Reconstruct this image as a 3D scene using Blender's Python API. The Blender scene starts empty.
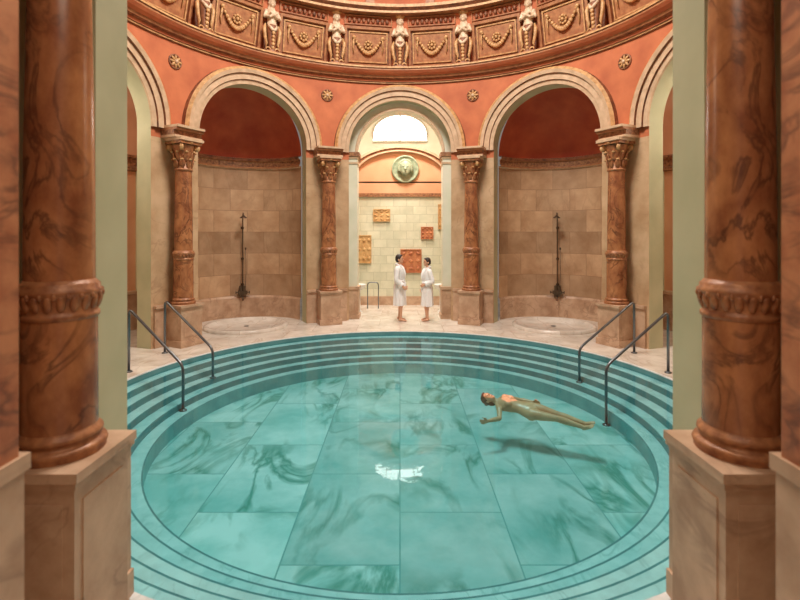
import bpy, math, random
from mathutils import Vector, Matrix
random.seed(3)
pi=math.pi
S=bpy.context.scene
def V(*a): return Vector(a)
# ------------------------------------------------------------------ materials
def newmat(name):
    m=bpy.data.materials.new(name); m.use_nodes=True
    nt=m.node_tree; b=nt.nodes['Principled BSDF']
    return m,nt,b
def N(nt,t,**k):
    n=nt.nodes.new(t)
    for a,v in k.items():
        if a.startswith('i_'): n.inputs[a[2:].replace('_',' ')].default_value=v
        else: setattr(n,a,v)
    return n
def ramp(nt,fac,stops):
    r=nt.nodes.new('ShaderNodeValToRGB')
    e=r.color_ramp.elements
    while len(e)<len(stops): e.new(0.5)
    for i,(p,c) in enumerate(stops):
        e[i].position=p; e[i].color=(c[0],c[1],c[2],1)
    nt.links.new(fac,r.inputs[0]); return r
def mixc(nt,fac,a,b,mode='MIX'):
    n=nt.nodes.new('ShaderNodeMix'); n.data_type='RGBA'; n.blend_type=mode
    for s,v in ((0,fac),(6,a),(7,b)):
        if hasattr(v,'links') or hasattr(v,'is_linked'): nt.links.new(v,n.inputs[s])
        else:
            n.inputs[s].default_value = v if s==0 else (v[0],v[1],v[2],1)
    return n.outputs[2]
def coords(nt,uv=False,scale=(1,1,1)):
    tc=N(nt,'ShaderNodeTexCoord'); mp=N(nt,'ShaderNodeMapping')
    mp.inputs['Scale'].default_value=scale
    nt.links.new(tc.outputs['UV' if uv else 'Object'],mp.inputs[0]); return mp.outputs[0]
def bump(nt,b,h,strength=.2,dist=.02):
    n=N(nt,'ShaderNodeBump'); n.inputs['Strength'].default_value=strength; n.inputs['Distance'].default_value=dist
    nt.links.new(h,n.inputs['Height']); nt.links.new(n.outputs[0],b.inputs['Normal'])
def mottled(name,c1,c2,scale=3,rough=.6,bs=.1,metal=0,detail=6):
    m,nt,b=newmat(name); co=coords(nt)
    n=N(nt,'ShaderNodeTexNoise'); n.inputs['Scale'].default_value=scale; n.inputs['Detail'].default_value=detail
    nt.links.new(co,n.inputs['Vector'])
    r=ramp(nt,n.outputs[0],[(.3,c1),(.7,c2)]); nt.links.new(r.outputs[0],b.inputs['Base Color'])
    b.inputs['Roughness'].default_value=rough; b.inputs['Metallic'].default_value=metal
    if bs: bump(nt,b,n.outputs[0],bs)
    return m
def veined(name,base1,base2,vein,scale=1.5,rough=.3,w=.03,sc=(1,1,1),tile=None,uv=False,tilec=None,amt=.8,tvar=0.0,rot=0,vs=1.0,m0=.12):
    m,nt,b=newmat(name); co=coords(nt,uv,sc)
    n=N(nt,'ShaderNodeTexNoise'); n.inputs['Scale'].default_value=scale*1.3; n.inputs['Detail'].default_value=8; n.inputs['Roughness'].default_value=.6
    nt.links.new(co,n.inputs['Vector'])
    r=ramp(nt,n.outputs[0],[(.35,base1),(.65,base2)])
    col=r.outputs[0]
    vco=co
    if tile:
        bt=N(nt,'ShaderNodeTexBrick'); mp2=N(nt,'ShaderNodeMapping'); mp2.inputs['Rotation'].default_value=(0,0,rot)
        nt.links.new(co,mp2.inputs[0]); nt.links.new(mp2.outputs[0],bt.inputs['Vector'])
        bt.inputs['Color1'].default_value=(0,0,0,1); bt.inputs['Color2'].default_value=(1,1,1,1)
        bt.inputs['Mortar'].default_value=(.5,.5,.5,1)
        bt.inputs['Scale'].default_value=1; bt.inputs['Brick Width'].default_value=tile[0]; bt.inputs['Row Height'].default_value=tile[1]
        bt.inputs['Mortar Size'].default_value=tile[2]; bt.inputs['Mortar Smooth'].default_value=.1
        add=N(nt,'ShaderNodeVectorMath',operation='MULTIPLY_ADD')
        nt.links.new(bt.outputs['Color'],add.inputs[0]); add.inputs[1].default_value=(13,17,5); nt.links.new(co,add.inputs[2])
        vco=add.outputs[0]
        nt.links.new(vco,n.inputs['Vector'])
    n2=N(nt,'ShaderNodeTexNoise'); n2.inputs['Scale'].default_value=scale*vs; n2.inputs['Detail'].default_value=6; n2.inputs['Distortion'].default_value=1.2
    mp3=N(nt,'ShaderNodeMapping'); mp3.inputs['Rotation'].default_value=(.3,.4,.6); mp3.inputs['Scale'].default_value=(1,.45,1)
    nt.links.new(vco,mp3.inputs[0]); nt.links.new(mp3.outputs[0],n2.inputs['Vector'])
    s=N(nt,'ShaderNodeMath',operation='SUBTRACT'); nt.links.new(n2.outputs[0],s.inputs[0]); s.inputs[1].default_value=.5
    a=N(nt,'ShaderNodeMath',operation='ABSOLUTE'); nt.links.new(s.outputs[0],a.inputs[0])
    vr=ramp(nt,a.outputs[0],[(0,(amt,)*3),(w,(0,0,0))])
    n4=N(nt,'ShaderNodeTexNoise'); n4.inputs['Scale'].default_value=scale*.9; nt.links.new(vco,n4.inputs['Vector'])
    mk=ramp(nt,n4.outputs[0],[(.42,(m0,)*3),(.6,(1,1,1))])
    vf=mixc(nt,1.0,vr.outputs[0],mk.outputs[0],'MULTIPLY')
    col=mixc(nt,vf,col,vein)
    if tile:
        if tvar:
            tv=ramp(nt,bt.outputs['Color'],[(0,(1-tvar,)*3),(1,(1,1,1))])
            col=mixc(nt,1.0,col,tv.outputs[0],'MULTIPLY')
        col=mixc(nt,bt.outputs['Fac'],col,tilec)
    nt.links.new(col,b.inputs['Base Color']); b.inputs['Roughness'].default_value=rough
    return m
def plain(name,c,rough=.5,metal=0,emit=None,es=1):
    m,nt,b=newmat(name); b.inputs['Base Color'].default_value=(*c,1); b.inputs['Roughness'].default_value=rough; b.inputs['Metallic'].default_value=metal
    if emit: b.inputs['Emission Color'].default_value=(*emit,1); b.inputs['Emission Strength'].default_value=es
    return m
ORANGE=mottled('plaster_orange',(.44,.115,.045),(.62,.19,.075),2.0,.7)
RED=mottled('niche_red',(.42,.07,.03),(.58,.13,.05),2.0,.75)
OCHRE=mottled('ochre_relief',(.40,.20,.07),(.72,.43,.19),11,.5,.2)
OCHRED=mottled('ochre_dark_relief',(.28,.10,.04),(.48,.22,.09),9,.5,.2)
BROWN=mottled('brown_relief',(.12,.04,.02),(.36,.14,.06),9,.55,.3)
CREAM=mottled('cream_stone',(.50,.33,.20),(.68,.48,.31),6,.55)
GREENC=mottled('green_cream_plaster',(.46,.46,.28),(.60,.58,.38),1.5,.6,.03)
PALE=mottled('pale_pilaster',(.68,.67,.52),(.80,.77,.64),2,.5,.03)
PED=veined('pedestal_stone',(.42,.25,.15),(.62,.42,.28),(.27,.15,.09),2.2,.45,.03,amt=.6)
COL=veined('brown_marble',(.24,.078,.032),(.52,.22,.09),(.07,.025,.015),3.6,.26,.04,sc=(1,1,.6),amt=.75,m0=.35)
GILT=mottled('gilt_bronze',(.22,.075,.03),(.50,.22,.09),16,.45,.4,.1)
NICHE=veined('niche_stone_tiles',(.44,.25,.13),(.64,.41,.24),(.32,.17,.08),1.2,.5,.02,tile=(.95,.62,.006),uv=True,tilec=(.28,.15,.08),tvar=.30,amt=.3)
PIER=veined('pier_stone',(.44,.27,.14),(.62,.42,.25),(.3,.15,.08),1.4,.5,.02,amt=.4)
FRIEZE=mottled('frieze_dark',(.12,.04,.02),(.48,.23,.10),16,.5,.3)
DECK=veined('deck_marble',(.64,.56,.47),(.84,.77,.68),(.45,.35,.27),1.6,.22,.03,tile=(1.1,.8,.005),tilec=(.45,.36,.28),tvar=.10,amt=.5)
POOL=veined('pool_marble',(.30,.58,.56),(.66,.80,.79),(.015,.25,.18),.85,.3,.06,tile=(1.75,1.15,.008),tilec=(.16,.36,.35),tvar=.22,amt=.85,rot=pi/2,vs=1.5,m0=.05)
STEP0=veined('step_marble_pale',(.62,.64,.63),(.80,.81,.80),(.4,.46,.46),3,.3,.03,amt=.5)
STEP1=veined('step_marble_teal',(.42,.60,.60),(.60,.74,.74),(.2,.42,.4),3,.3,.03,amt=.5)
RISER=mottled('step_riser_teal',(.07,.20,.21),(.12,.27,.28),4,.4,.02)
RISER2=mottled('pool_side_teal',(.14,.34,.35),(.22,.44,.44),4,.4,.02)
TILE=veined('cream_wall_tiles',(.60,.59,.42),(.74,.71,.53),(.55,.5,.35),1.5,.3,.02,tile=(.45,.28,.006),uv=True,tilec=(.45,.44,.30),tvar=.10,amt=.2)
PEACH=mottled('peach_plaster',(.72,.36,.19),(.82,.46,.26),1.5,.7,.02)
METAL=plain('rail_metal',(.16,.17,.18),.3,.9)
BRONZE=plain('shower_bronze',(.12,.08,.05),.35,.7)
WHITE=plain('porcelain',(.8,.8,.76),.15)
GLASS=plain('window_glow',(.9,.95,1),.3,0,(.95,1,.92),3.0)
GLASS2=plain('skylight_glow',(.9,.95,1),.3,0,(1,1,.95),9.0)
FRAME=plain('window_frame',(.55,.5,.4),.5)
VERD=mottled('verdigris',(.22,.27,.17),(.46,.52,.34),9,.5,.3)
PLQ1=mottled('plaque_ochre',(.45,.24,.08),(.70,.44,.19),6,.5,.2)
PLQ2=mottled('plaque_terracotta',(.35,.10,.04),(.58,.23,.09),6,.5,.2)
STAT=mottled('statue_cream',(.52,.36,.22),(.84,.66,.47),10,.5,.2)
SKIN=mottled('skin',(.62,.32,.19),(.70,.39,.25),5,.45,.02)
SKIN2=mottled('skin_tan',(.68,.33,.18),(.78,.44,.26),5,.35,.02)
ROBE=mottled('robe_towelling',(.82,.82,.82),(.90,.89,.88),40,.9,.25)
HAIR=mottled('dark_hair',(.015,.01,.008),(.05,.03,.02),30,.5,.4)
HAIR2=mottled('brown_hair',(.10,.03,.012),(.2,.07,.03),30,.45,.4)
EYE=plain('eye_dark',(.02,.015,.01),.1); EYEW=plain('eye_white',(.8,.78,.75),.2)
LIP=plain('lips',(.5,.17,.13),.4)
VJ=veined('jamb_red_marble',(.34,.10,.04),(.54,.22,.10),(.12,.04,.02),5,.5,.06,m0=.4)
# water
WATER=bpy.data.materials.new('pool_water'); WATER.use_nodes=True; nt=WATER.node_tree; nt.nodes.clear()
o=N(nt,'ShaderNodeOutputMaterial'); mx=N(nt,'ShaderNodeMixShader'); tr=N(nt,'ShaderNodeBsdfTransparent'); gl=N(nt,'ShaderNodeBsdfGlossy'); fr=N(nt,'ShaderNodeFresnel')
tr.inputs[0].default_value=(.62,.915,.935,1); gl.inputs['Roughness'].default_value=.035; fr.inputs[0].default_value=1.30
bp=N(nt,'ShaderNodeBump'); nn=N(nt,'ShaderNodeTexNoise'); nn.inputs['Scale'].default_value=3.5; nn.inputs['Detail'].default_value=2
co=coords(nt); nt.links.new(co,nn.inputs['Vector']); nt.links.new(nn.outputs[0],bp.inputs['Height']); bp.inputs['Strength'].default_value=.10; bp.inputs['Distance'].default_value=.02
nt.links.new(bp.outputs[0],gl.inputs['Normal']); nt.links.new(bp.outputs[0],fr.inputs['Normal'])
nt.links.new(fr.outputs[0],mx.inputs[0]); nt.links.new(tr.outputs[0],mx.inputs[1]); nt.links.new(gl.outputs[0],mx.inputs[2]); nt.links.new(mx.outputs[0],o.inputs[0])

# ------------------------------------------------------------------ mesh builder
def cr(p0,p1,p2,p3,u): return ((p1*2)+(p2-p0)*u+(p0*2-p1*5+p2*4-p3)*u*u+(p1*3-p0-p2*3+p3)*u*u*u)*.5
def catmull(seq,k):
    out=[]
    for i in range(len(seq)-1):
        a=seq[max(i-1,0)];b=seq[i];c=seq[i+1];d=seq[min(i+2,len(seq)-1)]
        for j in range(k): out.append(cr(a,b,c,d,j/k))
    out.append(seq[-1]); return out
class MB:
    def __init__(s): s.v=[];s.f=[];s.m=[];s.sm=[];s.uv=[];s.mats=[];s.M=Matrix.Identity(4)
    def add(s,vs,fs,mat,smooth=False,uvs=None):
        o=len(s.v)
        s.v+= [s.M@Vector(p) for p in vs]
        s.uv+= uvs if uvs else [(0,0)]*len(vs)
        if mat not in s.mats: s.mats.append(mat)
        k=s.mats.index(mat)
        for f in fs:
            s.f.append([i+o for i in f]); s.m.append(k); s.sm.append(smooth)
    def box(s,x0,x1,y0,y1,z0,z1,mat):
        s.add([(x0,y0,z0),(x1,y0,z0),(x1,y1,z0),(x0,y1,z0),(x0,y0,z1),(x1,y0,z1),(x1,y1,z1),(x0,y1,z1)],
              [(0,3,2,1),(4,5,6,7),(0,1,5,4),(1,2,6,5),(2,3,7,6),(3,0,4,7)],mat)
    def grid(s,P,mat,smooth=True,closeu=False,uvf=None):
        nu=len(P);nv=len(P[0]); vs=[p for r in P for p in r]
        fs=[]
        for i in range(nu if closeu else nu-1):
            for j in range(nv-1):
                a=i*nv+j;b=((i+1)%nu)*nv+j
                fs.append((a,b,b+1,a+1))
        s.add(vs,fs,mat,smooth,uvf)
    def lathe(s,prof,mat,segs=32,c=(0,0,0),smooth=True,capb=False,capt=False):
        n=len(prof); vs=[];fs=[]
        for i in range(segs):
            a=2*pi*i/segs
            for r,z in prof: vs.append((c[0]+r*math.cos(a),c[1]+r*math.sin(a),c[2]+z))
        for i in range(segs):
            for j in range(n-1):
                a=i*n+j;b=((i+1)%segs)*n+j
                fs.append((a,b,b+1,a+1))
        if capb: fs.append([i*n for i in range(segs)][::-1])
        if capt: fs.append([i*n+n-1 for i in range(segs)])
        s.add(vs,fs,mat,smooth)
    def loft(s,secs,mat,n=24,cap=True,fold=None,sub=0):
        if sub:
            C=catmull([Vector(q[0]) for q in secs],sub);U_=catmull([Vector(q[1]) for q in secs],sub);W_=catmull([Vector(q[2]) for q in secs],sub)
            secs=list(zip(C,U_,W_))
        vs=[];fs=[]
        for k,(c,U,W) in enumerate(secs):
            for i in range(n):
                a=2*pi*i/n; f=1+(fold(k,a) if fold else 0)
                vs.append(Vector(c)+(Vector(U)*math.cos(a)+Vector(W)*math.sin(a))*f)
        for k in range(len(secs)-1):
            for i in range(n):
                j=(i+1)%n
                fs.append((k*n+i,k*n+j,(k+1)*n+j,(k+1)*n+i))
        if cap:
            fs.append(list(range(n))[::-1]); fs.append([(len(secs)-1)*n+i for i in range(n)])
        s.add(vs,fs,mat,True)
    def tube(s,pts,rad,mat,n=10,balls=False,sub=0):
        pts=[Vector(p) for p in pts]
        if not hasattr(rad,'__len__'): rad=[rad]*len(pts)
        if sub: pts=catmull(pts,sub); rad=catmull(list(rad),sub)
        secs=[];up=None
        for i,p in enumerate(pts):
            t=(pts[min(i+1,len(pts)-1)]-pts[max(i-1,0)]).normalized()
            if up is None:
                up=t.orthogonal().normalized()
            up=(up-t*up.dot(t)).normalized()
            w=t.cross(up); secs.append((p,up*rad[i],w*rad[i]))
        s.loft(secs,mat,n)
        if balls:
            for p,r in ((list(zip(pts,rad))) if not sub else [(pts[0],rad[0]),(pts[-1],rad[-1])]): s.ell(p,(r,r,r),mat,12)
    def ell(s,c,r,mat,n=12,R=None):
        vs=[];fs=[]; c=Vector(c)
        m=max(4,n//2+1)
        vs.append(c+((R@Vector((0,0,-r[2]))) if R else Vector((0,0,-r[2]))))
        for k in range(1,m):
            b=-pi/2+pi*k/m
            for i in range(n):
                a=2*pi*i/n
                p=Vector((r[0]*math.cos(a)*math.cos(b),r[1]*math.sin(a)*math.cos(b),r[2]*math.sin(b)))
                if R: p=R@p
                vs.append(c+p)
        vs.append(c+((R@Vector((0,0,r[2]))) if R else Vector((0,0,r[2]))))
        for i in range(n):
            fs.append((0,1+(i+1)%n,1+i))
            fs.append((len(vs)-1,1+(m-2)*n+i,1+(m-2)*n+(i+1)%n))
        for k in range(m-2):
            for i in range(n):
                j=(i+1)%n
                fs.append((1+k*n+i,1+k*n+j,1+(k+1)*n+j,1+(k+1)*n+i))
        s.add(vs,fs,mat,True)
    def arc(s,prof,a0,a1,mat,n=64,c=(0,0),smooth=False,uv=False):
        P=[];U=[]
        for i in range(n+1):
            a=a0+(a1-a0)*i/n
            P.append([(c[0]+r*math.sin(a),c[1]+r*math.cos(a),z) for r,z in prof]); U+=[(a*prof[0][0],z) for r,z in prof]
        s.grid(P,mat,smooth,uvf=U)
    def mesh(s,name):
        me=bpy.data.meshes.new(name); me.from_pydata([tuple(p) for p in s.v],[],s.f)
        for m in s.mats: me.materials.append(m)
        me.polygons.foreach_set('material_index',s.m); me.polygons.foreach_set('use_smooth',s.sm)
        uvl=me.uv_layers.new(name='UVMap')
        li=[0]*len(me.loops); me.loops.foreach_get('vertex_index',li)
        flat=[]
        for i in li: flat+=list(s.uv[i])
        uvl.data.foreach_set('uv',flat); me.update(); return me
    def build(s,name,loc=(0,0,0),rz=0):
        ob=bpy.data.objects.new(name,s.mesh(name)); S.collection.objects.link(ob); ob.location=loc; ob.rotation_euler=(0,0,rz); return ob
def inst(me,name,M):
    ob=bpy.data.objects.new(name,me); S.collection.objects.link(ob); ob.matrix_world=M; return ob
def remesh_into(dst,src,voxel,mat,smooth=3):
    me=src.mesh('tmp'); ob=bpy.data.objects.new('tmp',me); S.collection.objects.link(ob)
    r=ob.modifiers.new('r','REMESH'); r.mode='VOXEL'; r.voxel_size=voxel
    if smooth:
        m=ob.modifiers.new('s','SMOOTH'); m.factor=.5; m.iterations=smooth
    dg=bpy.context.evaluated_depsgraph_get(); e=ob.evaluated_get(dg); m2=e.to_mesh()
    vs=[v.co.copy() for v in m2.vertices]; fs=[tuple(p.vertices) for p in m2.polygons]
    e.to_mesh_clear(); bpy.data.objects.remove(ob); bpy.data.meshes.remove(me)
    sv=dst.M; dst.M=Matrix.Identity(4); dst.add(vs,fs,mat,True); dst.M=sv

# ------------------------------------------------------------------ geometry constants
R0=5.65; R1=6.05; ZS=4.76; AW=1.45; ZT=6.95
HB=20.5*pi/180; HS=HB*R0
CAMY=-8.13; PC=-0.66
D=pi/180
def ringmap(phi):
    def f(sv,z,d):
        a=phi+sv/R0; r=R0+d
        return (r*math.sin(a),r*math.cos(a),z)
    return f
def flatmap(y0):
    def f(sv,z,d): return (-sv,y0-d,z)
    return f
def archwall(mb,f,half,a,zs,zt,d0,d1,mtop,mlow,mrev,n=36,hs=None):
    for d in (d0,d1):
        P=[]
        for i in range(n+1):
            t=pi-pi*i/n; s=a*math.cos(t); z=zs+a*math.sin(t)
            P.append([f(s,z+(zt-z)*k/4,d) for k in range(5)])
        mb.grid(P,mtop,False)
        for sg in (-1,1):
            for (za,zb,mt) in ((0,4.5,mlow),(4.5,zt,mtop)):
                mb.grid([[f(sg*(a+(half-a)*i/4),z,d) for z in (za,zb)] for i in range(5)],mt,False)
    for sg in (-1,1):
        mb.grid([[f(sg*a,z,d) for z in (0,zs)] for d in (d0,d1)],mrev,False)
    mb.grid([[f(a*math.cos(pi*i/n),zs+a*math.sin(pi*i/n),d) for d in (d0,d1)] for i in range(n+1)],mrev,True)
def archband(mb,f,prof,zs,mats,n=40):
    for k in range(len(prof)-1):
        P=[[f(r*math.cos(pi*i/n),zs+r*math.sin(pi*i/n),d) for r,d in (prof[k],prof[k+1])] for i in range(n+1)]
        mb.grid(P,mats[k%len(mats)],False)

bays=[0,41.5,-41.5,83,-83,138.5,-138.5]
w=MB()
for b in bays:
    archwall(w,ringmap(b*D),HS,AW,ZS,ZT,0,R1-R0,ORANGE,PIER,GREENC)
for (a0,a1) in ((20.5,21.0),(62,62.5)):
    for sg in (-1,1):
        for r in (R0,R1):
            w.arc([(r,0),(r,4.5)],sg*a0*D,sg*a1*D,PIER,1); w.arc([(r,4.5),(r,ZT)],sg*a0*D,sg*a1*D,ORANGE,1)
for sg in (-1,1):
    for r in (R0,R1):
        w.arc([(r,0),(r,4.5)],sg*103.5*D,sg*118*D,PIER,6); w.arc([(r,4.5),(r,ZT)],sg*103.5*D,sg*118*D,ORANGE,6)
w.arc([(R0,6.5),(R0,ZT)],159*D,201*D,ORANGE,12)
w.build('wall_rotunda')
# near straight arch wall
w=MB()
NA=1.845
archwall(w,flatmap(-4.85),2.7,NA,ZS,6.9,0,.34,ORANGE,GREENC,GREENC)
for sg in (-1,1):
    x0,x1=sorted((sg*(NA-.02),sg*2.7))
    w.box(x0,x1,-5.22,-4.84,0,1.02,PED)
    x0,x1=sorted((sg*(NA-.04),sg*2.7))
    w.box(x0,x1,-5.24,-4.83,1.02,1.07,PED); w.box(x0,x1,-5.24,-4.84,0,.18,PED)
w.build('wall_entrance')
# arch trims
t=1
AB=[(1.45,0),(1.45,-.05),(1.55,-.06),(1.56,-.10),(1.70,-.10),(1.71,-.15),(1.80,-.17),(1.87,-.11),(1.88,0)]
AM=[CREAM,CREAM,BROWN,CREAM,BROWN,CREAM,OCHRE,BROWN]
for b in bays:
    m=MB(); archband(m,ringmap(b*D),AB,ZS,AM)
    f=ringmap(b*D)
    for sg in (-1,1):
        for k in range(len(AB)-1):
            m.grid([[f(sg*r,z,d) for r,d in AB[k:k+2]] for z in (4.7,ZS)],AM[k],False)
    m.build('trim_%d'%t); t+=1
# impost blocks over columns
m=MB()
for a in (21,62,-21,-62,103.5,-103.5,-118,118):
    sa=.38/R0
    for (rr,z0,z1,mt) in ((5.22,4.5,4.55,CREAM),(5.25,4.55,4.66,FRIEZE),(5.16,4.66,4.71,OCHRED),(5.12,4.71,4.76,CREAM)):
        a0=a*D-sa;a1=a*D+sa
        m.arc([(R0,z0),(rr,z0),(rr,z1),(R0,z1)],a0,a1,mt,3)
        for e in (a0,a1):
            m.add([(r*math.sin(e),r*math.cos(e),z) for r,z in ((R0,z0),(rr,z0),(rr,z1),(R0,z1))],[(0,1,2,3)],mt)
m.build('trim_%d'%t); t+=1
# main cornice
m=MB()
prof=[(5.65,6.66),(5.60,6.68),(5.60,6.71),(5.57,6.72),(5.57,6.78),(5.48,6.80),(5.46,6.86),(5.36,6.90),(5.30,6.96),(5.30,7.0),(5.27,7.01),(5.27,7.05),(5.9,7.06)]
cm=[BROWN,OCHRE,BROWN,ORANGE,BROWN,OCHRED,ORANGE,ORANGE,OCHRED,BROWN,OCHRE,ORANGE]
for k in range(len(prof)-1): m.arc(prof[k:k+2],0,2*pi,cm[k],128)
m.build('trim_%d'%t); t+=1

# ------------------------------------------------------------------ dome
m=MB()
Z0,Z1,r0,r1=7.05,8.5,5.75,5.45
m.arc([(r0,Z0),(r1,Z1)],0,2*pi,ORANGE,128)
dp=[(5.45,8.5),(5.2,8.5),(5.2,8.56),(5.1,8.62),(5.1,8.7),(5.3,8.72)]
for k in range(5): m.arc(dp[k:k+2],0,2*pi,[OCHRED,OCHRE,BROWN,OCHRE,OCHRED][k],128)
dome=[(5.3*math.cos(b),8.72+4.2*math.sin(b)) for b in [i*pi/2*.82/16 for i in range(17)]]
m.arc(dome,0,2*pi,ORANGE,96,smooth=True)
for k in range(20):
    a0=(k+.5)*2*pi/20
    P=[]
    for (r,z) in dome:
        P.append([((r-o)*math.sin(a0+s/5.3),(r-o)*math.cos(a0+s/5.3),z) for s,o in ((-.12,0),(-.12,.07),(.12,.07),(.12,0))])
    m.grid(P,OCHRED,False)
lr,lz=dome[-1]
m.build('ceiling_dome')
m=MB(); m.lathe([(lr+.08,lz-.05),(lr-.15,lz-.05),(lr-.15,lz+.25)],OCHRE,48)
m.lathe([(lr-.1,lz+.2),(.001,lz+.45)],plain('oculus_glass',(.9,.9,.9),.3,0,(1,.95,.85),2.5),48)
for i in range(8):
    a=i*pi/4; m.tube([(lr*math.cos(a)*.95,lr*math.sin(a)*.95,lz+.2),(0,0,lz+.42)],.03,FRAME,6)
m.build('window_oculus')
def bp_(s,tt,off):
    h=Z1-Z0
    z=tt; y=-(r0-r1)*(tt/h)
    return (s,y-off,z)
def framebar(m,s0,s1,t0,t1,off,mat):
    P=[bp_(s0,t0,0),bp_(s1,t0,0),bp_(s1,t1,0),bp_(s0,t1,0),bp_(s0,t0,off),bp_(s1,t0,off),bp_(s1,t1,off),bp_(s0,t1,off)]
    m.add(P,[(4,5,6,7),(0,1,5,4),(1,2,6,5),(2,3,7,6),(3,0,4,7)],mat)
def frame(m,s0,s1,t0,t1,w_,off,mat):
    framebar(m,s0,s1,t0,t0+w_,off,mat);framebar(m,s0,s1,t1-w_,t1,off,mat)
    framebar(m,s0,s0+w_,t0+w_,t1-w_,off,mat);framebar(m,s1-w_,s1,t0+w_,t1-w_,off,mat)
m=MB()
framebar(m,-.62,.62,.12,1.08,.03,BROWN)
frame(m,-.66,.66,.08,1.12,.07,.10,OCHRED)
frame(m,-.54,.54,.20,1.0,.03,.07,OCHRE)
framebar(m,-.5,.5,.24,.96,.04,OCHRED)
pts=[bp_(-.38+.76*i/14,.80-.36*math.sin(pi*i/14),.09) for i in range(15)]
for i,p in enumerate(pts): 
    r=.035+.03*math.sin(pi*i/14); m.ell(p,(r,r*.8,r),OCHRE,8)
for sx in (-.4,.4):
    m.ell(bp_(sx,.84,.08),(.055,.05,.055),OCHRE,8)
    m.tube([bp_(sx,.8,.08),bp_(sx*1.05,.6,.07),bp_(sx,.42,.07)],[.03,.022,.008],OCHRE,6)
for i in range(8):
    a=i*pi/4; m.ell(bp_(.09*math.cos(a),.66+.09*math.sin(a),.07),(.04,.03,.04),OCHRE,6)
m.ell(bp_(0,.66,.09),(.045,.04,.045),OCHRE,8)
frame(m,-.66,.66,1.17,1.42,.03,.06,OCHRED)
for i in range(9): m.ell(bp_(-.52+.13*i,1.29,.05),(.05,.035,.07),BROWN,6)
panel=m.mesh('relief_panel')
FA=18.6
figs=[i*FA for i in range(-9,10)]
for a in [(-9.5+i)*FA for i in range(20)]:
    if abs(a)>171: continue
    M=Matrix.Rotation(-a*D,4,'Z')@Matrix.Translation((0,r0*.995,Z0)); inst(panel,'relief_panel',M)
m=MB()
def dm(s,b,off):
    r=(5.3-off)*math.cos(b); z=8.72+(4.2-off)*math.sin(b); return (s*math.cos(b),-(5.3-r),z-8.72)
for (b0,b1) in ((.06,.24),(.30,.48),(.54,.7)):
    for (s0,s1,c0,c1) in ((-.6,.6,b0,b0+.02),(-.6,.6,b1-.02,b1),(-.6,-.52,b0,b1),(.52,.6,b0,b1)):
        P=[dm(s0,c0,.06),dm(s1,c0,.06),dm(s1,c1,.06),dm(s0,c1,.06),dm(s0,c0,0),dm(s1,c0,0),dm(s1,c1,0),dm(s0,c1,0)]
        m.add(P,[(0,1,2,3),(0,1,5,4),(1,2,6,5),(2,3,7,6),(3,0,4,7)],OCHRED)
    for i in range(8):
        a=i*pi/4; p=dm(.14*math.cos(a),(b0+b1)/2+.03*math.sin(a),.05); m.ell(p,(.06,.04,.06),OCHRE,6)
cof=m.mesh('dome_coffer')
for k in range(20):
    a=k*18
    inst(cof,'dome_coffer',Matrix.Rotation(-a*D,4,'Z')@Matrix.Translation((0,5.3*.99,8.72)))
# caryatids  (facing +X local)
st=MB(); b=MB()
b.loft([((0,0,z),(d,0,0),(0,h,0)) for z,d,h in ((.66,.07,.10),(.74,.095,.135),(.82,.085,.115),(.92,.10,.135),(1.02,.105,.155),(1.10,.08,.15),(1.14,.045,.07),(1.20,.042,.045))],STAT,20,sub=3)
b.ell((.01,0,1.29),(.085,.075,.10),STAT,14); b.ell((.045,0,1.255),(.05,.05,.07),STAT,10)
b.tube([(.09,0,1.30),(.112,0,1.262)],[.012,.017],STAT,6)
for s in (-1,1):
    b.ell((.085,s*.06,1.0),(.04,.05,.045),STAT,8)
    b.tube([(0,s*.15,1.08),(.03,s*.2,.92),(.13,s*.10,.90),(.15,-s*.05,.98)],[.05,.045,.038,.03],STAT,10,True)
    b.ell((.15,-s*.07,1.0),(.03,.045,.03),STAT,8)
    for i in range(5): b.ell((-.01+.03*math.cos(i),s*(.07+.012*math.sin(i*2)),1.34-.045*i),(.035,.03,.035),STAT,6)
for i in range(7): 
    a=-1.2+2.4*i/6; b.ell((.05*math.cos(a),.07*math.sin(a),1.365),(.035,.03,.03),STAT,6)
remesh_into(st,b,.013,STAT,2)
st.loft([((0,0,z),(d,0,0),(0,h,0)) for z,d,h in ((0,.10,.10),(.05,.12,.13),(.1,.08,.09),(.3,.09,.10),(.55,.11,.13),(.66,.13,.15),(.72,.11,.14),(.74,.08,.1))],BROWN,20,fold=lambda k,a:.06*math.sin(8*a))
for s in (-1,1):
    st.tube([(.06,s*.11,.70),(.12,s*.05,.60),(.13,0,.56)],[.035,.04,.04],STAT,8)
    st.tube([(0,s*.17,.75),(.02,s*.21,.6),(.02,s*.19,.4),(.02,s*.15,.25),(.02,s*.17,.15)],[.02,.05,.045,.035,.015],OCHRE,8)
    pts=[(.05+.0,s*(.12+.06*math.cos(q)),.08+.06*math.sin(q)) for q in [i*.7 for i in range(8)]]
    st.tube(pts,.022,OCHRE,6)
for i in range(5): st.ell((.13-.015*i,0,.5-.09*i),(.035,.05,.05),OCHRE,8)
st.lathe([(.07,1.36),(.09,1.38),(.12,1.42),(.14,1.43),(.14,1.45)],OCHRE,16,capt=True)
st.box(-.3,-.12,-.17,.17,0,1.45,BROWN); st.box(-.32,.16,-.2,.2,-.02,.03,OCHRED)
cary=st.mesh('caryatid_statue')
for a in figs:
    if abs(a)>170: continue
    M=Matrix.Rotation(-a*D,4,'Z')@Matrix.Translation((0,5.45,Z0))@Matrix.Rotation(-pi/2,4,'Z'); inst(cary,'caryatid_statue',M)
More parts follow.
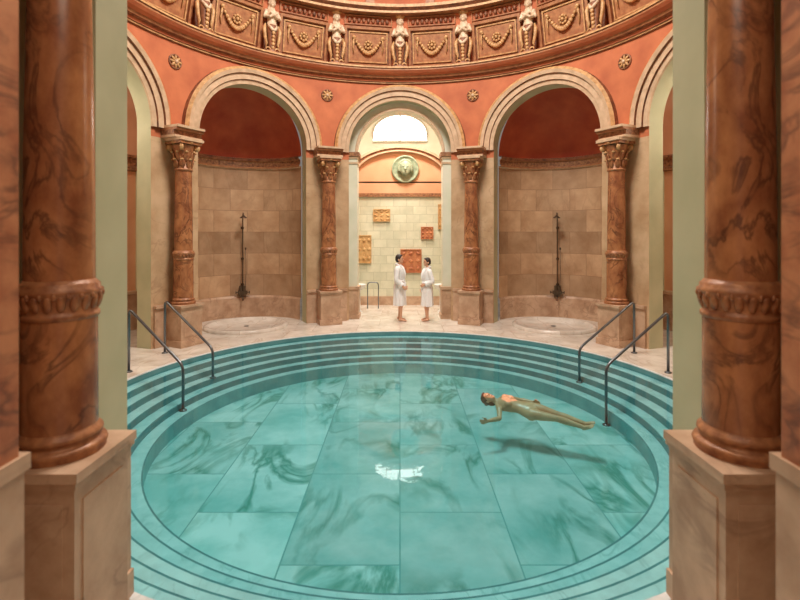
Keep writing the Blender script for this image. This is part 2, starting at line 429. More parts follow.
# rosettes
m=MB()
for i in range(8):
    a=i*pi/4; R=Matrix.Rotation(-a,3,'Y'); m.ell((.085*math.cos(a),-.03,.085*math.sin(a)),(.075,.025,.03),OCHRE,8,R)
m.ell((0,-.05,0),(.045,.04,.045),CREAM,10)
m.M=Matrix.Rotation(pi/2,4,'X'); m.lathe([(.17,0),(.17,.02),(.15,.035),(.13,.02),(.13,0)],BROWN,24); m.M=Matrix.Identity(4)
ros=m.mesh('rosette_ornament')
for a in (20.9,-20.9,62.2,-62.2,103.5,-103.5):
    inst(ros,'rosette_ornament',Matrix.Rotation(-a*D,4,'Z')@Matrix.Translation((0,R0,6.25)))

# ------------------------------------------------------------------ columns
def column(ped,name,zr=1.93,k=1.0):
    m=MB(); pw=.27
    m.M=Matrix.Diagonal((k,k,1,1)); KM=m.M.copy()
    m.box(-pw-.03,pw+.03,-pw-.03,pw+.03,0,.14,PED); m.box(-pw,pw,-pw,pw,.14,ped-.09,PED)
    m.box(-pw-.02,pw+.02,-pw-.02,pw+.02,ped-.09,ped-.05,PED); m.box(-pw-.04,pw+.04,-pw-.04,pw+.04,ped-.05,ped,PED)
    for s in (-1,1):
        m.box(-pw+.07,pw-.07,s*pw-.008,s*pw+.008,.22,ped-.17,PED); m.box(s*pw-.008,s*pw+.008,-pw+.07,pw-.07,.22,ped-.17,PED)
    z=ped
    base=[(.25,z),(.25,z+.015),(.255,z+.025),(.26,z+.038),(.25,z+.055),(.228,z+.06),(.22,z+.07),(.223,z+.085),(.232,z+.09),(.235,z+.10),(.232,z+.112),(.212,z+.125),(.205,z+.14)]
    m.lathe(base,GILT,48)
    m.lathe([(.205,z+.14),(.203,zr)],COL,48)
    m.lathe([(.205,zr),(.215,zr+.01),(.215,zr+.03),(.205,zr+.035),(.207,zr+.07),(.218,zr+.11),(.232,zr+.14),(.236,zr+.155),(.218,zr+.165),(.218,zr+.185),(.205,zr+.195),(.19,zr+.21)],GILT,48)
    for i in range(20):
        a=2*pi*i/20; R=Matrix.Rotation(a,3,'Z')@Matrix.Rotation(.25,3,'Y')
        m.ell((.214*math.cos(a),.214*math.sin(a),zr+.09),(.014,.026,.045),GILT,8,R)
        a+=pi/20; m.ell((.228*math.cos(a),.228*math.sin(a),zr+.13),(.013,.016,.018),GILT,6)
    m.lathe([(.19,zr+.21),(.188,2.8),(.168,3.84)],COL,48)
    m.lathe([(.165,3.80),(.19,3.81),(.19,3.85),(.165,3.86),(.165,4.0),(.19,4.2),(.24,4.36)],GILT,32)
    for row,(zz,rr,n,ph) in enumerate(((3.96,.185,8,0),(4.12,.205,8,pi/8))):
        for i in range(n):
            a=2*pi*i/n+ph; R=Matrix.Rotation(a,3,'Z')@Matrix.Rotation(.22,3,'Y')
            m.ell((rr*math.cos(a),rr*math.sin(a),zz),(.022,.06,.11),GILT,8,R)
            m.ell(((rr+.04)*math.cos(a),(rr+.04)*math.sin(a),zz+.09),(.03,.04,.022),OCHRE,8,R)
    for i in range(4):
        a=pi/4+i*pi/2; m.M=KM@Matrix.Rotation(a,4,'Z')@Matrix.Translation((.27,0,4.31))@Matrix.Rotation(pi/2,4,'X')
        m.lathe([(.001,-.035),(.07,-.035),(.075,0),(.07,.035),(.001,.035)],OCHRE,16); m.M=KM
        a=i*pi/2; m.ell((.24*math.cos(a),.24*math.sin(a),4.41),(.05,.05,.04),OCHRE,8)
    m.box(-.27,.27,-.27,.27,4.38,4.44,GILT); m.box(-.3,.3,-.3,.3,4.44,4.5,CREAM)
    return m.mesh(name)
cf=column(.9,'marble_column',1.86)
RC=5.39
for a in (21,-21,62,-62,103.5,-103.5,118,-118):
    inst(cf,'marble_column',Matrix.Rotation(-a*D,4,'Z')@Matrix.Translation((0,RC,0)))
cn=column(1.27,'marble_column',1.99,.87)
for x in (-1,1):
    inst(cn,'marble_column',Matrix.Translation((x*1.85,-5.49,0)))
m=MB()
for a in (21,-21,62,-62):
    s=.56/R0
    m.arc([(5.6,0),(5.6,.82),(5.56,.84),(5.56,.9),(5.66,.9)],a*D-s,a*D+s,PED,8)
    for e in (a*D-s,a*D+s):
        m.add([(r*math.sin(e),r*math.cos(e),z) for r,z in ((5.6,0),(5.6,.84),(5.56,.84),(5.56,.9),(6.05,.9),(6.05,0))],[(0,1,2,3,4,5)],PED)
m.build('trim_%d'%t); t+=1

# ------------------------------------------------------------------ niches
names={1:'right',-1:'left'}
for sg in (1,-1):
    ph=sg*41.5*D; C=V(R1*math.sin(ph),R1*math.cos(ph),0)
    m=MB(); rho=1.62; c=(C.x,C.y)
    a0=ph-pi/2;a1=ph+pi/2
    m.arc([(rho,.62),(rho,4.35)],a0,a1,NICHE,40,c,smooth=True,uv=True)
    m.arc([(rho-.04,0),(rho-.04,.56),(rho,.62)],a0,a1,PED,40,c,smooth=False)
    m.arc([(rho,4.62)]+[(rho*math.cos(b),4.62+rho*1.08*math.sin(b)) for b in [i*pi/2/16 for i in range(17)]],a0,a1,RED,40,c,smooth=True)
    cp=[(rho,4.3),(rho-.06,4.33),(rho-.06,4.38),(rho-.03,4.39),(rho-.03,4.52),(rho-.08,4.55),(rho-.10,4.62),(rho,4.64)]
    for k in range(7): m.arc(cp[k:k+2],a0,a1,[CREAM,OCHRED,BROWN,FRIEZE,OCHRED,BROWN,CREAM][k],40,c)
    m.build('wall_niche_'+names[sg])
    m=MB(); cc=C
    m.lathe([(1.05,0),(1.05,.07),(.98,.09),(.93,.07),(.90,.03),(.1,.02),(.001,.02)],DECK,48,(cc.x,cc.y,0)); m.lathe([(.07,.022),(.06,.03),(.001,.03)],METAL,16,(cc.x,cc.y,0))
    m.build('shower_tray')
    al=ph-sg*20*D
    P=C+V(math.sin(al),math.cos(al),0)*(rho-.02)
    m=MB()
    m.tube([(0,-.10,.70),(0,-.10,2.75),(0,-.13,2.92),(0,-.22,3.02),(0,-.34,3.02),(0,-.42,2.95)],.017,BRONZE,10)
    m.M=Matrix.Translation((0,-.42,2.93)); m.lathe([(.02,.03),(.045,.0),(.10,-.045),(.105,-.06),(.001,-.065)],BRONZE,20); m.M=Matrix.Identity(4)
    for zz in (.95,1.7,2.6):
        m.tube([(0,.02,zz),(0,-.10,zz)],.013,BRONZE,8); m.ell((0,.0,zz),(.045,.02,.045),BRONZE,10)
    m.box(-.13,.13,-.13,-.05,.68,.78,BRONZE); m.box(-.085,.085,-.11,.03,.60,.92,BRONZE)
    for s in (-1,1):
        m.tube([(s*.11,-.1,.73),(s*.19,-.1,.73)],.016,BRONZE,8)
        for i in range(3):
            q=i*pi/3; m.tube([(s*.19,-.1-.045*math.cos(q),.73-.045*math.sin(q)),(s*.19,-.1+.045*math.cos(q),.73+.045*math.sin(q))],.009,BRONZE,6)
    m.tube([(0,-.12,.62),(0,-.2,.58),(0,-.22,.50)],.02,BRONZE,8)
    m.tube([(.07,-.12,.9),(.09,-.14,1.3),(.08,-.12,2.0)],.008,BRONZE,6); m.ell((.08,-.13,2.0),(.028,.028,.045),BRONZE,8)
    m.build('wall_shower',P,-al)

# ------------------------------------------------------------------ floor & pool
PR=4.55
m=MB()
n=128
P=[]
for i in range(n+1):
    a=2*pi*i/n; sx,sy=math.sin(a),math.cos(a)
    P.append([(r*sx,PC*(1 if r<5 else 0)+r*sy,0) for r in (PR,4.7,7,12)])
m.grid(P[::-1],DECK,False)
m.build('floor')
m=MB()
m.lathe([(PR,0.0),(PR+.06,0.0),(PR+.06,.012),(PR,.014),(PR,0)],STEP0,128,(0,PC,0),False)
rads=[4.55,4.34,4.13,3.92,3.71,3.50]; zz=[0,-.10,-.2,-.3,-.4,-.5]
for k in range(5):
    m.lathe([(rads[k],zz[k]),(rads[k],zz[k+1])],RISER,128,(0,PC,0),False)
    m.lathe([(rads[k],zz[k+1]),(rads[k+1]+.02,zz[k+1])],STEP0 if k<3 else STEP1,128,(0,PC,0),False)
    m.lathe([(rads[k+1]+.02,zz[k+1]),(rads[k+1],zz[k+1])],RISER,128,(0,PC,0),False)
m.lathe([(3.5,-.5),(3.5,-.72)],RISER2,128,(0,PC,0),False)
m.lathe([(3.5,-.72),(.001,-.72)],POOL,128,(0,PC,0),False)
m.build('swimming_pool')
m=MB(); m.lathe([(PR-.004,-.07),(.001,-.07)],WATER,128,(0,PC,0),True); m.build('pool_water')

# ------------------------------------------------------------------ handrails
def smoothpath(pts,r=.12,k=5):
    pts=[Vector(p) for p in pts]; out=[pts[0]]
    for i in range(1,len(pts)-1):
        a,b,c=pts[i-1],pts[i],pts[i+1]
        p0=b+(a-b).normalized()*r; p1=b+(c-b).normalized()*r
        for j in range(k+1):
            u=j/k; out.append(p0*(1-u)**2+b*2*u*(1-u)+p1*u*u)
    out.append(pts[-1]); return out
for sg in (-1,1):
    rails=((4.78,8.55,3.60,8.05,1.12),(4.80,9.9,3.55,9.2,1.08)) if sg<0 else ((4.70,8.5,3.40,8.0,1.08),(4.78,9.9,3.42,9.25,1.06))
    for (xa,ya,xb,yb,top) in rails:
        m=MB()
        ya+=CAMY; yb+=CAMY
        d=math.hypot(xb,yb-PC); zb=-.72
        for k in range(5):
            if d>=rads[k+1]: zb=zz[k+1]; break
        m.tube(smoothpath([(sg*xa,ya,0),(sg*xa,ya,top),(sg*xb,yb,.25),(sg*xb,yb,zb)]),.024,METAL,12)
        m.lathe([(.06,0),(.06,.015),(.03,.03),(.024,.03)],METAL,16,(sg*xa,ya,0)); m.lathe([(.06,0),(.06,.015),(.03,.03),(.024,.03)],METAL,16,(sg*xb,yb,zb))
        m.build('pool_handrail')

# ------------------------------------------------------------------ rear room
YB=8.37
def uvwall(m,x0,x1,y,z0,z1,mat):
    m.add([(x0,y,z0),(x1,y,z0),(x1,y,z1),(x0,y,z1)],[(0,1,2,3)],mat,False,[(x0,z0),(x1,z0),(x1,z1),(x0,z1)])
def uvside(m,x,y0,y1,z0,z1,mat):
    m.add([(x,y0,z0),(x,y1,z0),(x,y1,z1),(x,y0,z1)],[(0,1,2,3)],mat,False,[(y0,z0),(y1,z0),(y1,z1),(y0,z1)])
def segarch(rr,z0,d,n=32): return [(rr*math.cos(pi*i/n),YB+d,z0+.62*rr*math.sin(pi*i/n)) for i in range(n+1)]
m=MB()
uvwall(m,-2.6,2.6,YB,0,3.7,TILE)
m.box(-2.6,2.6,YB-.05,YB,3.68,3.80,FRIEZE); m.box(-2.6,2.6,YB-.03,YB,0,.3,PED)
A=segarch(1.80,4.25,0); m.add(A,[list(range(len(A)))],PEACH); uvwall(m,-1.80,1.80,YB,3.7,4.25,PEACH)
for sg in (-1,1):
    x0,x1=sorted((sg*1.8,sg*2.6)); uvwall(m,x0,x1,YB,3.7,7.6,PEACH)
m.build('wall_back')
m=MB()
YW=10.77
uvwall(m,-1.8,1.8,YW,4.2,7.9,PALE)
for sg in (-1,1): uvside(m,sg*1.8,YB,YW,4.2,7.9,PALE)
m.box(-1.8,1.8,YB,YW,7.9,8.0,PALE); m.box(-1.8,1.8,YB,YW,4.15,4.2,PALE)
m.build('wall_light_well')
m=MB()
zc=6.0
Aw=[(1.05*math.cos(pi*i/24),YW-.05,zc+.30+.75*math.sin(pi*i/24)) for i in range(25)]+[(-1.05,YW-.05,zc),(1.05,YW-.05,zc)]
m.add(Aw,[list(range(len(Aw)))],GLASS2)
m.tube(Aw+[Aw[0]],.045,FRAME,6)
m.tube([(0,YW-.06,zc),(0,YW-.06,zc+1.05)],.04,FRAME,6)
for x in (-.55,.55): m.tube([(x,YW-.06,zc),(x,YW-.06,zc+.92)],.02,FRAME,6)
m.tube([(-1.05,YW-.06,zc+.45),(1.05,YW-.06,zc+.45)],.02,FRAME,6)
m.build('window_1')
for sg in (-1,1):
    m=MB(); uvside(m,sg*2.6,6.0,YB,0,3.7,TILE); uvside(m,sg*2.6,6.0,YB,3.7,7.6,PEACH); m.build('wall_back_'+names[sg])
m=MB(); m.box(-2.6,2.6,6.05,YB,7.6,7.7,PALE); m.build('ceiling_back')
m=MB()
def segband(m,ra,rb,z0,d,mat):
    A=segarch(ra,z0,d);B=segarch(rb,z0,d);A0=segarch(ra,z0,0);B0=segarch(rb,z0,0)
    m.grid([[A0[i],A[i],B[i],B0[i]] for i in range(len(A))],mat,False)
segband(m,1.60,1.76,4.25,-.10,FRIEZE); segband(m,1.55,1.62,4.25,-.14,CREAM); segband(m,1.74,1.84,4.25,-.15,CREAM)
m.build('trim_%d'%t); t+=1
m=MB()
for sg in (-1,1):
    x0,x1=sorted((sg*1.22,sg*1.62))
    m.box(x0,x1,5.75,6.2,.9,4.5,PALE); 
    x0,x1=sorted((sg*1.19,sg*1.62)); m.box(x0,x1,5.70,6.22,0,.84,PED); 
    x0,x1=sorted((sg*1.16,sg*1.62)); m.box(x0,x1,5.67,6.24,.84,.92,PED); m.box(x0,x1,5.67,6.24,0,.12,PED)
    for k,(e,za,zb) in enumerate(((.02,4.42,4.48),(.03,4.58,4.64),(.06,4.64,4.76))):
        x0,x1=sorted((sg*(1.22-e),sg*1.62)); m.box(x0,x1,5.75-e,6.2+e,za,zb,FRIEZE if k==2 else CREAM)
    x0,x1=sorted((sg*1.22,sg*1.62)); m.box(x0,x1,5.75,6.2,4.5,4.76,PALE)
ff=lambda s,z,d:(s,5.85+d,z)
archband(m,ff,[(1.62,0),(1.3,0),(1.28,-.04),(1.22,-.04),(1.22,.35),(1.62,.35)],ZS,[PALE,CREAM,CREAM,PALE,PALE])
m.build('door_frame')
m=MB(); m.M=Matrix.Translation((.18,YB,4.62))@Matrix.Rotation(pi/2,4,'X')
m.lathe([(.46,0.005),(.47,.06),(.43,.09),(.40,.06),(.38,.05),(.001,.05)],VERD,48)
m.M=Matrix.Translation((.18,YB-.02,4.62))@Matrix.Rotation(pi/2,4,'X')
b=MB(); b.M=m.M
b.ell((0,.02,.13),(.19,.25,.08),VERD,20); b.ell((0,-.10,.13),(.13,.14,.08),VERD,16)
b.tube([(0,.06,.20),(0,-.04,.24)],[.02,.035],VERD,8)
b.ell((-.07,.07,.195),(.035,.018,.03),VERD,8);b.ell((.07,.07,.195),(.035,.018,.03),VERD,8);b.ell((0,-.10,.20),(.055,.018,.02),VERD,8)
for i in range(18):
    a=-.4+(pi+.8)*i/17; b.ell((.22*math.cos(a),.04+.25*math.sin(a),.10),(.055,.055,.05),VERD,8)
remesh_into(m,b,.012,VERD,1)
m.build('portrait_medallion')
def plaque(x,z,w_,h,mat,kind):
    m=MB(); m.box(-w_/2,w_/2,-.04,-.001,-h/2,h/2,mat)
    e=.03
    m.box(-w_/2,w_/2,-.065,-.04,h/2-e,h/2,mat);m.box(-w_/2,w_/2,-.065,-.04,-h/2,-h/2+e,mat)
    m.box(-w_/2,-w_/2+e,-.065,-.04,-h/2+e,h/2-e,mat);m.box(w_/2-e,w_/2,-.065,-.04,-h/2+e,h/2-e,mat)
    random.seed(kind)
    for i in range(9):
        u=-w_*.34+w_*.68*((i%3)/2); v=-h*.32+h*.64*((i//3)/2)
        m.ell((u,-.045,v),(w_*.11,.02,h*.07),mat,8,Matrix.Rotation(random.uniform(-1,1),3,'Y'))
        m.tube([(u,-.045,v),(u+w_*.1*random.uniform(-1,1),-.05,v+h*.14)],[.015,.006],mat,6)
    m.build('wall_plaque',(x,YB,z))
plaque(-.62,3.05,.58,.42,PLQ1,1);plaque(.92,2.45,.42,.42,PLQ2,2);plaque(-1.22,1.9,.5,.95,PLQ1,3);plaque(.37,1.5,.72,.8,PLQ2,4);plaque(1.50,3.0,.42,.85,PLQ1,5)
for sg in (-1,1):
    m=MB()
    m.lathe([(.001,.68),(.10,.69),(.2,.74),(.25,.84),(.26,.86),(.24,.865),(.2,.80),(.1,.75),(.001,.74)],WHITE,32)
    m.lathe([(.14,0),(.13,.04),(.075,.1),(.065,.55),(.10,.70)],WHITE,24)
    m.tube(smoothpath([(sg*.17,.0,.86),(sg*.17,0,1.02),(sg*.05,0,1.02),(sg*.05,0,.98)],.04),.014,METAL,8)
    m.box(sg*.2-.04,sg*.2+.04,-.12,.12,.84,.88,WHITE)
    m.build('wash_basin',(sg*1.30,6.9,0))
m=MB()
m.tube(smoothpath([(-1.05,7.6,0),(-1.05,7.6,.85),(-.70,7.6,.85),(-.70,7.6,0)],.1),.016,METAL,8)
m.build('metal_railing')

# ------------------------------------------------------------------ side ambulatory + vestibule
for sg in (-1,1):
    m=MB(); a0,a1=sg*50*D,sg*150*D
    m.arc([(7.9,0),(7.9,.9)],a0,a1,PED,40); m.arc([(7.9,.9),(7.85,.92),(7.85,.98),(7.9,1.0)],a0,a1,CREAM,40)
    m.arc([(7.9,1.0),(7.9,4.05)],a0,a1,PEACH,40)
    m.arc([(7.9,4.0),(7.82,4.03),(7.82,4.1),(7.86,4.12),(7.86,4.3),(7.8,4.34),(7.8,4.4),(7.9,4.42)],a0,a1,FRIEZE,40)
    m.arc([(7.9,4.42),(7.9,6.9)],a0,a1,PEACH,40)
    for q in (56.2,74,92,110):
        m.arc([(7.9,.98),(7.78,.98),(7.78,4.05),(7.9,4.05)],(sg*q-1.9)*D,(sg*q+1.9)*D,GREENC,3)
        for e in ((sg*q-1.9)*D,(sg*q+1.9)*D):
            m.add([(r*math.sin(e),r*math.cos(e),z) for r,z in ((7.9,.98),(7.78,.98),(7.78,4.05),(7.9,4.05))],[(0,1,2,3)],GREENC)
    m.build('wall_ambulatory_'+names[sg])
    m=MB(); m.arc([(R1,6.9),(8.0,6.9)],sg*62*D,sg*150*D,PALE,40); m.build('ceiling_ambulatory_'+names[sg])
    for k,q in enumerate((83,101)):
        m=MB(); m.M=Matrix.Rotation(-sg*q*D,4,'Z')@Matrix.Translation((0,7.86,4.6))
        A=[(.55*math.cos(pi*i/20),0,1.0+.55*math.sin(pi*i/20)) for i in range(21)]+[(-.55,0,0),(.55,0,0)]
        m.add(A,[list(range(len(A)))],GLASS)
        m.tube(A+[A[0]],.04,FRAME,6); m.tube([(0,-.02,0),(0,-.02,1.55)],.02,FRAME,6); m.tube([(-.55,-.02,1.0),(.55,-.02,1.0)],.02,FRAME,6)
        m.build('window_%d'%(2+k+(2 if sg>0 else 0)))
    m=MB(); m.box(*sorted((sg*2.6,sg*2.8)),-10.5,-5.25,0,5.4,PIER); m.build('wall_vestibule_'+names[sg])
    m=MB()
    m.box(*sorted((sg*1.415,sg*2.6)),CAMY+1.55,CAMY+1.8,1.62,5.4,VJ)
    m.box(*sorted((sg*1.41,sg*2.6)),CAMY+1.53,CAMY+1.82,0,1.56,PED); m.box(*sorted((sg*1.40,sg*2.6)),CAMY+1.51,CAMY+1.84,1.56,1.62,PED)
    m.build('door_jamb_'+names[sg])
m=MB(); m.box(-2.8,2.8,-10.5,-5.25,5.4,5.5,PALE); m.build('ceiling_vestibule')

# ------------------------------------------------------------------ people
def hand(mb,mat,W,d,n,tdir):
    W=Vector(W);d=Vector(d).normalized();n=Vector(n); n=(n-d*n.dot(d)).normalized(); tt=d.cross(n)
    if tt.dot(Vector(tdir))<0: tt=-tt
    mb.loft([(W-d*.01,tt*.024,n*.018),(W+d*.03,tt*.036,n*.016),(W+d*.075,tt*.042,n*.014),(W+d*.092,tt*.038,n*.011)],mat,14)
    for k,(o_,L) in enumerate(((.034,.066),(.0115,.078),(-.0115,.072),(-.034,.055))):
        p=W+d*.085+tt*o_; pts=[p-d*.012,p]; ang=0
        for q,fr_ in enumerate((.42,.32,.26)):
            ang+=(.3,.45,.4)[q]+.05*k
            p=p+(d*math.cos(ang)+n*math.sin(ang))*L*fr_; pts.append(p)
        mb.tube(pts,[.0090,.0090,.0088,.0082,.0072],mat,8,True)
    p=W+d*.03+tt*.03
    mb.tube([p-tt*.012,p+(tt*.8+d*.6).normalized()*.03,p+(tt*.5+d*.8+n*.2).normalized()*.058,p+(tt*.38+d*.8+n*.4).normalized()*.08],[.013,.0115,.010,.0078],mat,8,True)
def bodymesh(M,arms,legs,female=False,mat=SKIN,hair=HAIR,longhair=False,bust=True,toes=0):
    b=MB(); b.M=M
    hw=1.06 if female else 1
    b.loft([((cx,0,z),(d,0,0),(0,h,0)) for z,cx,d,h in ((.81,0,.04,.05),(.86,-.005,.08,.12*hw),(.93,-.012,.108,.166*hw),(1.03,-.005,.098,.152),(1.13,0,.085,.122 if female else .135),(1.25,0,.098,.140),(1.35,0,.103,.156),(1.42,-.01,.086,.154),(1.465,-.015,.062,.105),(1.50,-.012,.050,.060),(1.58,.005,.046,.049))],mat,40,sub=4)
    if female and bust:
        for s in (-1,1): b.ell((.066,s*.073,1.295),(.056,.064,.066),mat,24)
    for s in (-1,1):
        b.ell((-.052,s*.075,.90),(.075,.082,.09),mat,24)
        b.tube([(-.012,s*.03,1.515),(-.014,s*.09,1.475),(-.012,s*.15,1.435)],[.030,.036,.046],mat,16,True,sub=3)
    # head
    b.ell((.008,0,1.685),(.094,.075,.098),mat,28); b.ell((.040,0,1.632),(.054,.055,.082),mat,24); b.ell((.070,0,1.572),(.024,.028,.020),mat,16)
    b.tube([(.094,0,1.685),(.104,0,1.665),(.109,0,1.648)],[.008,.010,.012],mat,10,True)
    for s in (-1,1):
        b.ell((.098,s*.010,1.645),(.010,.009,.007),mat,10); b.ell((-.005,s*.077,1.655),(.02,.010,.032),mat,12); b.ell((.083,s*.030,1.700),(.014,.026,.008),mat,12)
    b.ell((.091,0,1.608),(.009,.022,.006),mat,12); b.ell((.089,0,1.598),(.009,.018,.006),mat,12)
    for s,(A,L) in ((1,(arms[0],legs[0])),(-1,(arms[1],legs[1]))):
        sh,el,wr=[Vector(p) for p in A[:3]]
        b.ell(sh,(.054,.053,.058),mat,20)
        b.tube([sh+V(0,-s*.05,.01),sh,sh.lerp(el,.4),sh.lerp(el,.8),el,el.lerp(wr,.3),el.lerp(wr,.7),wr],[.046,.050,.045,.039,.037,.040,.031,.025],mat,20,True,sub=3)
        d=(wr-el).normalized(); hn=A[3] if len(A)>3 else (0,-s,0); td=A[4] if len(A)>4 else (1,0,0)
        hand(b,mat,wr,d if len(A)<6 else A[5],hn,td)
        hp,kn,an,toe=[Vector(p) for p in L]
        b.tube([hp+V(-.005,-s*.01,.07),hp,hp.lerp(kn,.35),hp.lerp(kn,.8),kn,kn.lerp(an,.3),kn.lerp(an,.65),an],[.062,.084,.079,.058,.052,.055,.041,.033],mat,24,True,sub=3)
        fd=(toe-an); dn=(an-kn).normalized()
        hl=an+dn*.035-fd.normalized()*.03
        b.tube([hl,an+dn*.03,an.lerp(toe,.55)+dn*.02*(1-toes),toe],[.034,.036,.032,.022],mat,14,True)
        side=fd.normalized().cross(dn).normalized()
        for q in range(5):
            o_=(-.028+.014*q)*(1 if s>0 else -1)
            p=toe+side*o_; b.tube([p-fd.normalized()*.02,p,p+fd.normalized()*(.030-.003*q)],[.013,.0115-.0008*q,.009-.0005*q],mat,8,True)
    out=MB(); remesh_into(out,b,.0055,mat,3)
    out.M=M
    for s in (-1,1):
        out.ell((.0855,s*.031,1.673),(.010,.013,.007),EYEW,10); out.ell((.0935,s*.031,1.673),(.004,.006,.006),EYE,8)
        out.tube([(.090,s*.047,1.697),(.099,s*.032,1.703),(.099,s*.018,1.700)],.0028,hair,6)
    out.ell((.097,0,1.6035),(.005,.020,.007),LIP,10)
    h=MB(); h.M=M
    h.ell((-.012,0,1.703),(.100,.085,.104),hair,28); h.ell((-.045,0,1.665),(.068,.077,.088),hair,20); h.ell((.045,.01,1.768),(.045,.055,.026),hair,16)
    if longhair:
        h.ell((-.06,0,1.62),(.05,.072,.09),hair,16); h.ell((-.105,0,1.70),(.045,.045,.045),hair,14)
    remesh_into(out,h,.007,hair,2)
    return out
def robed(name,M,arms,legs,female,hem=.42,longhair=False):
    out=bodymesh(M,arms,legs,female,SKIN,HAIR,longhair,bust=False)
    b=MB(); b.M=M
    secs=[(hem,0,.170,.225),(.55,0,.165,.215),(.72,0,.157,.208),(.88,0,.155,.205),(.98,0,.145,.190),(1.08,0,.122,.162),(1.18,0,.134,.174),(1.3,0,.145,.188),(1.40,-.005,.124,.188),(1.455,-.015,.095,.15),(1.495,-.02,.075,.095),(1.52,-.025,.068,.075)]
    def fold(k,a):
        u=k/3
        if u<5: return (.06-.011*u)*math.sin(7*a+u*.2)+.025*(1-u/5)*math.sin(13*a+1)
        return .012*math.sin(9*a+u)
    b.loft([((cx,0,z),(d,0,0),(0,h,0)) for z,cx,d,h in secs],ROBE,80,fold=fold,sub=3)
    for s,A in ((1,arms[0]),(-1,arms[1])):
        sh,el,wr=[Vector(p) for p in A[:3]]; end=el.lerp(wr,.88)
        b.tube([sh+V(0,-s*.07,.015),sh+V(0,-s*.01,-.005),sh.lerp(el,.5),el,el.lerp(wr,.5),end],[.066,.070,.068,.066,.064,.070],ROBE,24,False,sub=4)
        b.ell(el,(.066,.066,.066),ROBE,16); b.ell(sh+V(0,-s*.01,-.005),(.068,.066,.066),ROBE,16)
        b.tube([el.lerp(wr,.70),el.lerp(wr,.72),end],[.068,.078,.080],ROBE,24)
    for s in (-1,1):
        b.tube([(-.09,0,1.52),(-.07,s*.07,1.535),(.01,s*.095,1.50),(.09,s*.075,1.42),(.14,s*.045,1.28),(.135,-s*.0,1.12)],[.028,.03,.03,.032,.032,.024],ROBE,12,True,sub=4)
    b.tube([(.125,.02,1.06),(.155,.05,.9),(.165,.06,.7),(.175,.07,hem+.01)],[.014,.015,.015,.015],ROBE,8,True)
    pts=[(.130*math.cos(a),.170*math.sin(a),1.08) for a in [2*pi*i/32 for i in range(33)]]
    b.tube(pts,.02,ROBE,8); b.ell((.14,.03,1.08),(.03,.035,.03),ROBE,10)
    b.tube([(.145,.03,1.07),(.165,.05,.95),(.172,.055,.80)],[.018,.017,.02],ROBE,8); b.tube([(.145,.03,1.07),(.16,0,.97),(.168,-.01,.84)],[.018,.017,.02],ROBE,8)
    for s in (-1,1):
        R=Matrix.Rotation(s*.75,3,'Z'); b.ell((.118,s*.120,.86),(.014,.062,.075),ROBE,16,R)
    remesh_into(out,b,.008,ROBE,2)
    out.M=Matrix.Identity(4); return out.build(name)
def leg(x,s,kx,ax,spread=.1): return [(0,s*.09,.89),(kx,s*spread,.48),(ax,s*spread,.075),(ax+.14,s*(spread+.02),.024)]
M1=Matrix.Translation((-.02,5.45,0))@Matrix.Rotation(-12*D,4,'Z')@Matrix.Scale(1.03,4)
robed('man_in_bathrobe',M1,
  [[(-.01,.185,1.41),(-.03,.26,1.13),(.10,.23,.93),(0,-1,0),(1,0,0)],[(-.01,-.185,1.41),(-.02,-.25,1.13),(.14,-.2,.95),(0,1,0),(1,0,.2)]],
  [leg(0,1,.02,-.02),leg(0,-1,.06,.06)],False)
M2=Matrix.Translation((.76,5.45,0))@Matrix.Rotation(198*D,4,'Z')@Matrix.Scale(.98,4)
robed('woman_in_bathrobe',M2,
  [[(-.01,.175,1.41),(-.06,.25,1.14),(.13,.14,1.04),(0,-1,-.3),(.2,0,1)],[(-.01,-.175,1.41),(-.04,-.27,1.14),(.05,-.25,.90),(0,1,0),(1,0,0)]],
  [leg(0,1,.05,.03),leg(0,-1,.0,-.03)],True,longhair=False)
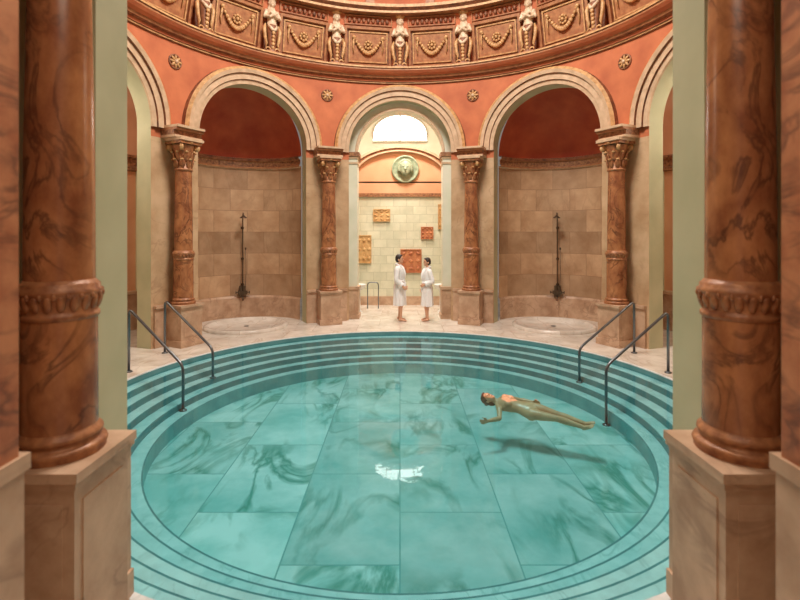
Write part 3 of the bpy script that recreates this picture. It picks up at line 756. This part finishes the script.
# swimmer floating on back
hd=V(-.885,.455,0.10).normalized(); upv=V(-.05,-.35,.93); upv=(upv-hd*upv.dot(hd)).normalized(); lat=hd.cross(upv)
M3=Matrix(((upv.x,lat.x,hd.x,2.66),(upv.y,lat.y,hd.y,-1.32),(upv.z,lat.z,hd.z,-.255),(0,0,0,1)))@Matrix.Scale(.88,4)
sw=bodymesh(M3,[[(-.01,.165,1.42),(-.05,.24,1.18),(-.02,.24,.95),(0,-1,0),(1,0,0)],[(-.01,-.165,1.42),(-.03,-.36,1.36),(.0,-.52,1.50),(0,0,1),(1,0,0)]],
  [[(0,.085,.89),(.0,.065,.48),(-.02,.045,.08),(.04,.045,-.05)],[(0,-.085,.89),(.03,-.07,.48),(-.02,-.05,.09),(.04,-.05,-.04)]],True,SKIN2,HAIR2,True)
sw.M=Matrix.Identity(4); sw.build('swimmer')

# ------------------------------------------------------------------ lights
def area(name,loc,size,power,col,rot=(0,0,0),shape='DISK'):
    l=bpy.data.lights.new(name,'AREA'); l.shape=shape; l.size=size; l.energy=power; l.color=col
    o=bpy.data.objects.new(name,l); S.collection.objects.link(o); o.location=loc; o.rotation_euler=rot; return o
area('skylight_lamp',(0,0,10.8),3.0,1080,(1,.95,.87))
area('back_room_lamp',(0,6.72,7.45),.9,330,(1,.96,.86))
for sg in (-1,1): area('ambulatory_lamp',(sg*6.9*math.sin(80*D),6.9*math.cos(80*D),6.3),1.2,75,(1,.88,.7))
area('vestibule_fill',(0,-7.4,5.2),1.6,60,(1,.86,.70))  # added fill light, out of view overhead, brightens the near columns
w=bpy.data.worlds.new('World'); S.world=w; w.use_nodes=True
w.node_tree.nodes['Background'].inputs[0].default_value=(1,.88,.78,1); w.node_tree.nodes['Background'].inputs[1].default_value=.22
# ------------------------------------------------------------------ camera
cd=bpy.data.cameras.new('Camera'); cd.lens=36*485/800; cd.sensor_width=36; cd.shift_y=-67/800; cd.clip_start=.05
cd.dof.use_dof=True; cd.dof.focus_distance=11.0; cd.dof.aperture_fstop=1.8
co_=bpy.data.objects.new('Camera',cd); S.collection.objects.link(co_); co_.location=(0,CAMY,2.45); co_.rotation_euler=(pi/2,0,0)
S.camera=co_
try: S.view_settings.view_transform='Standard'
except: pass
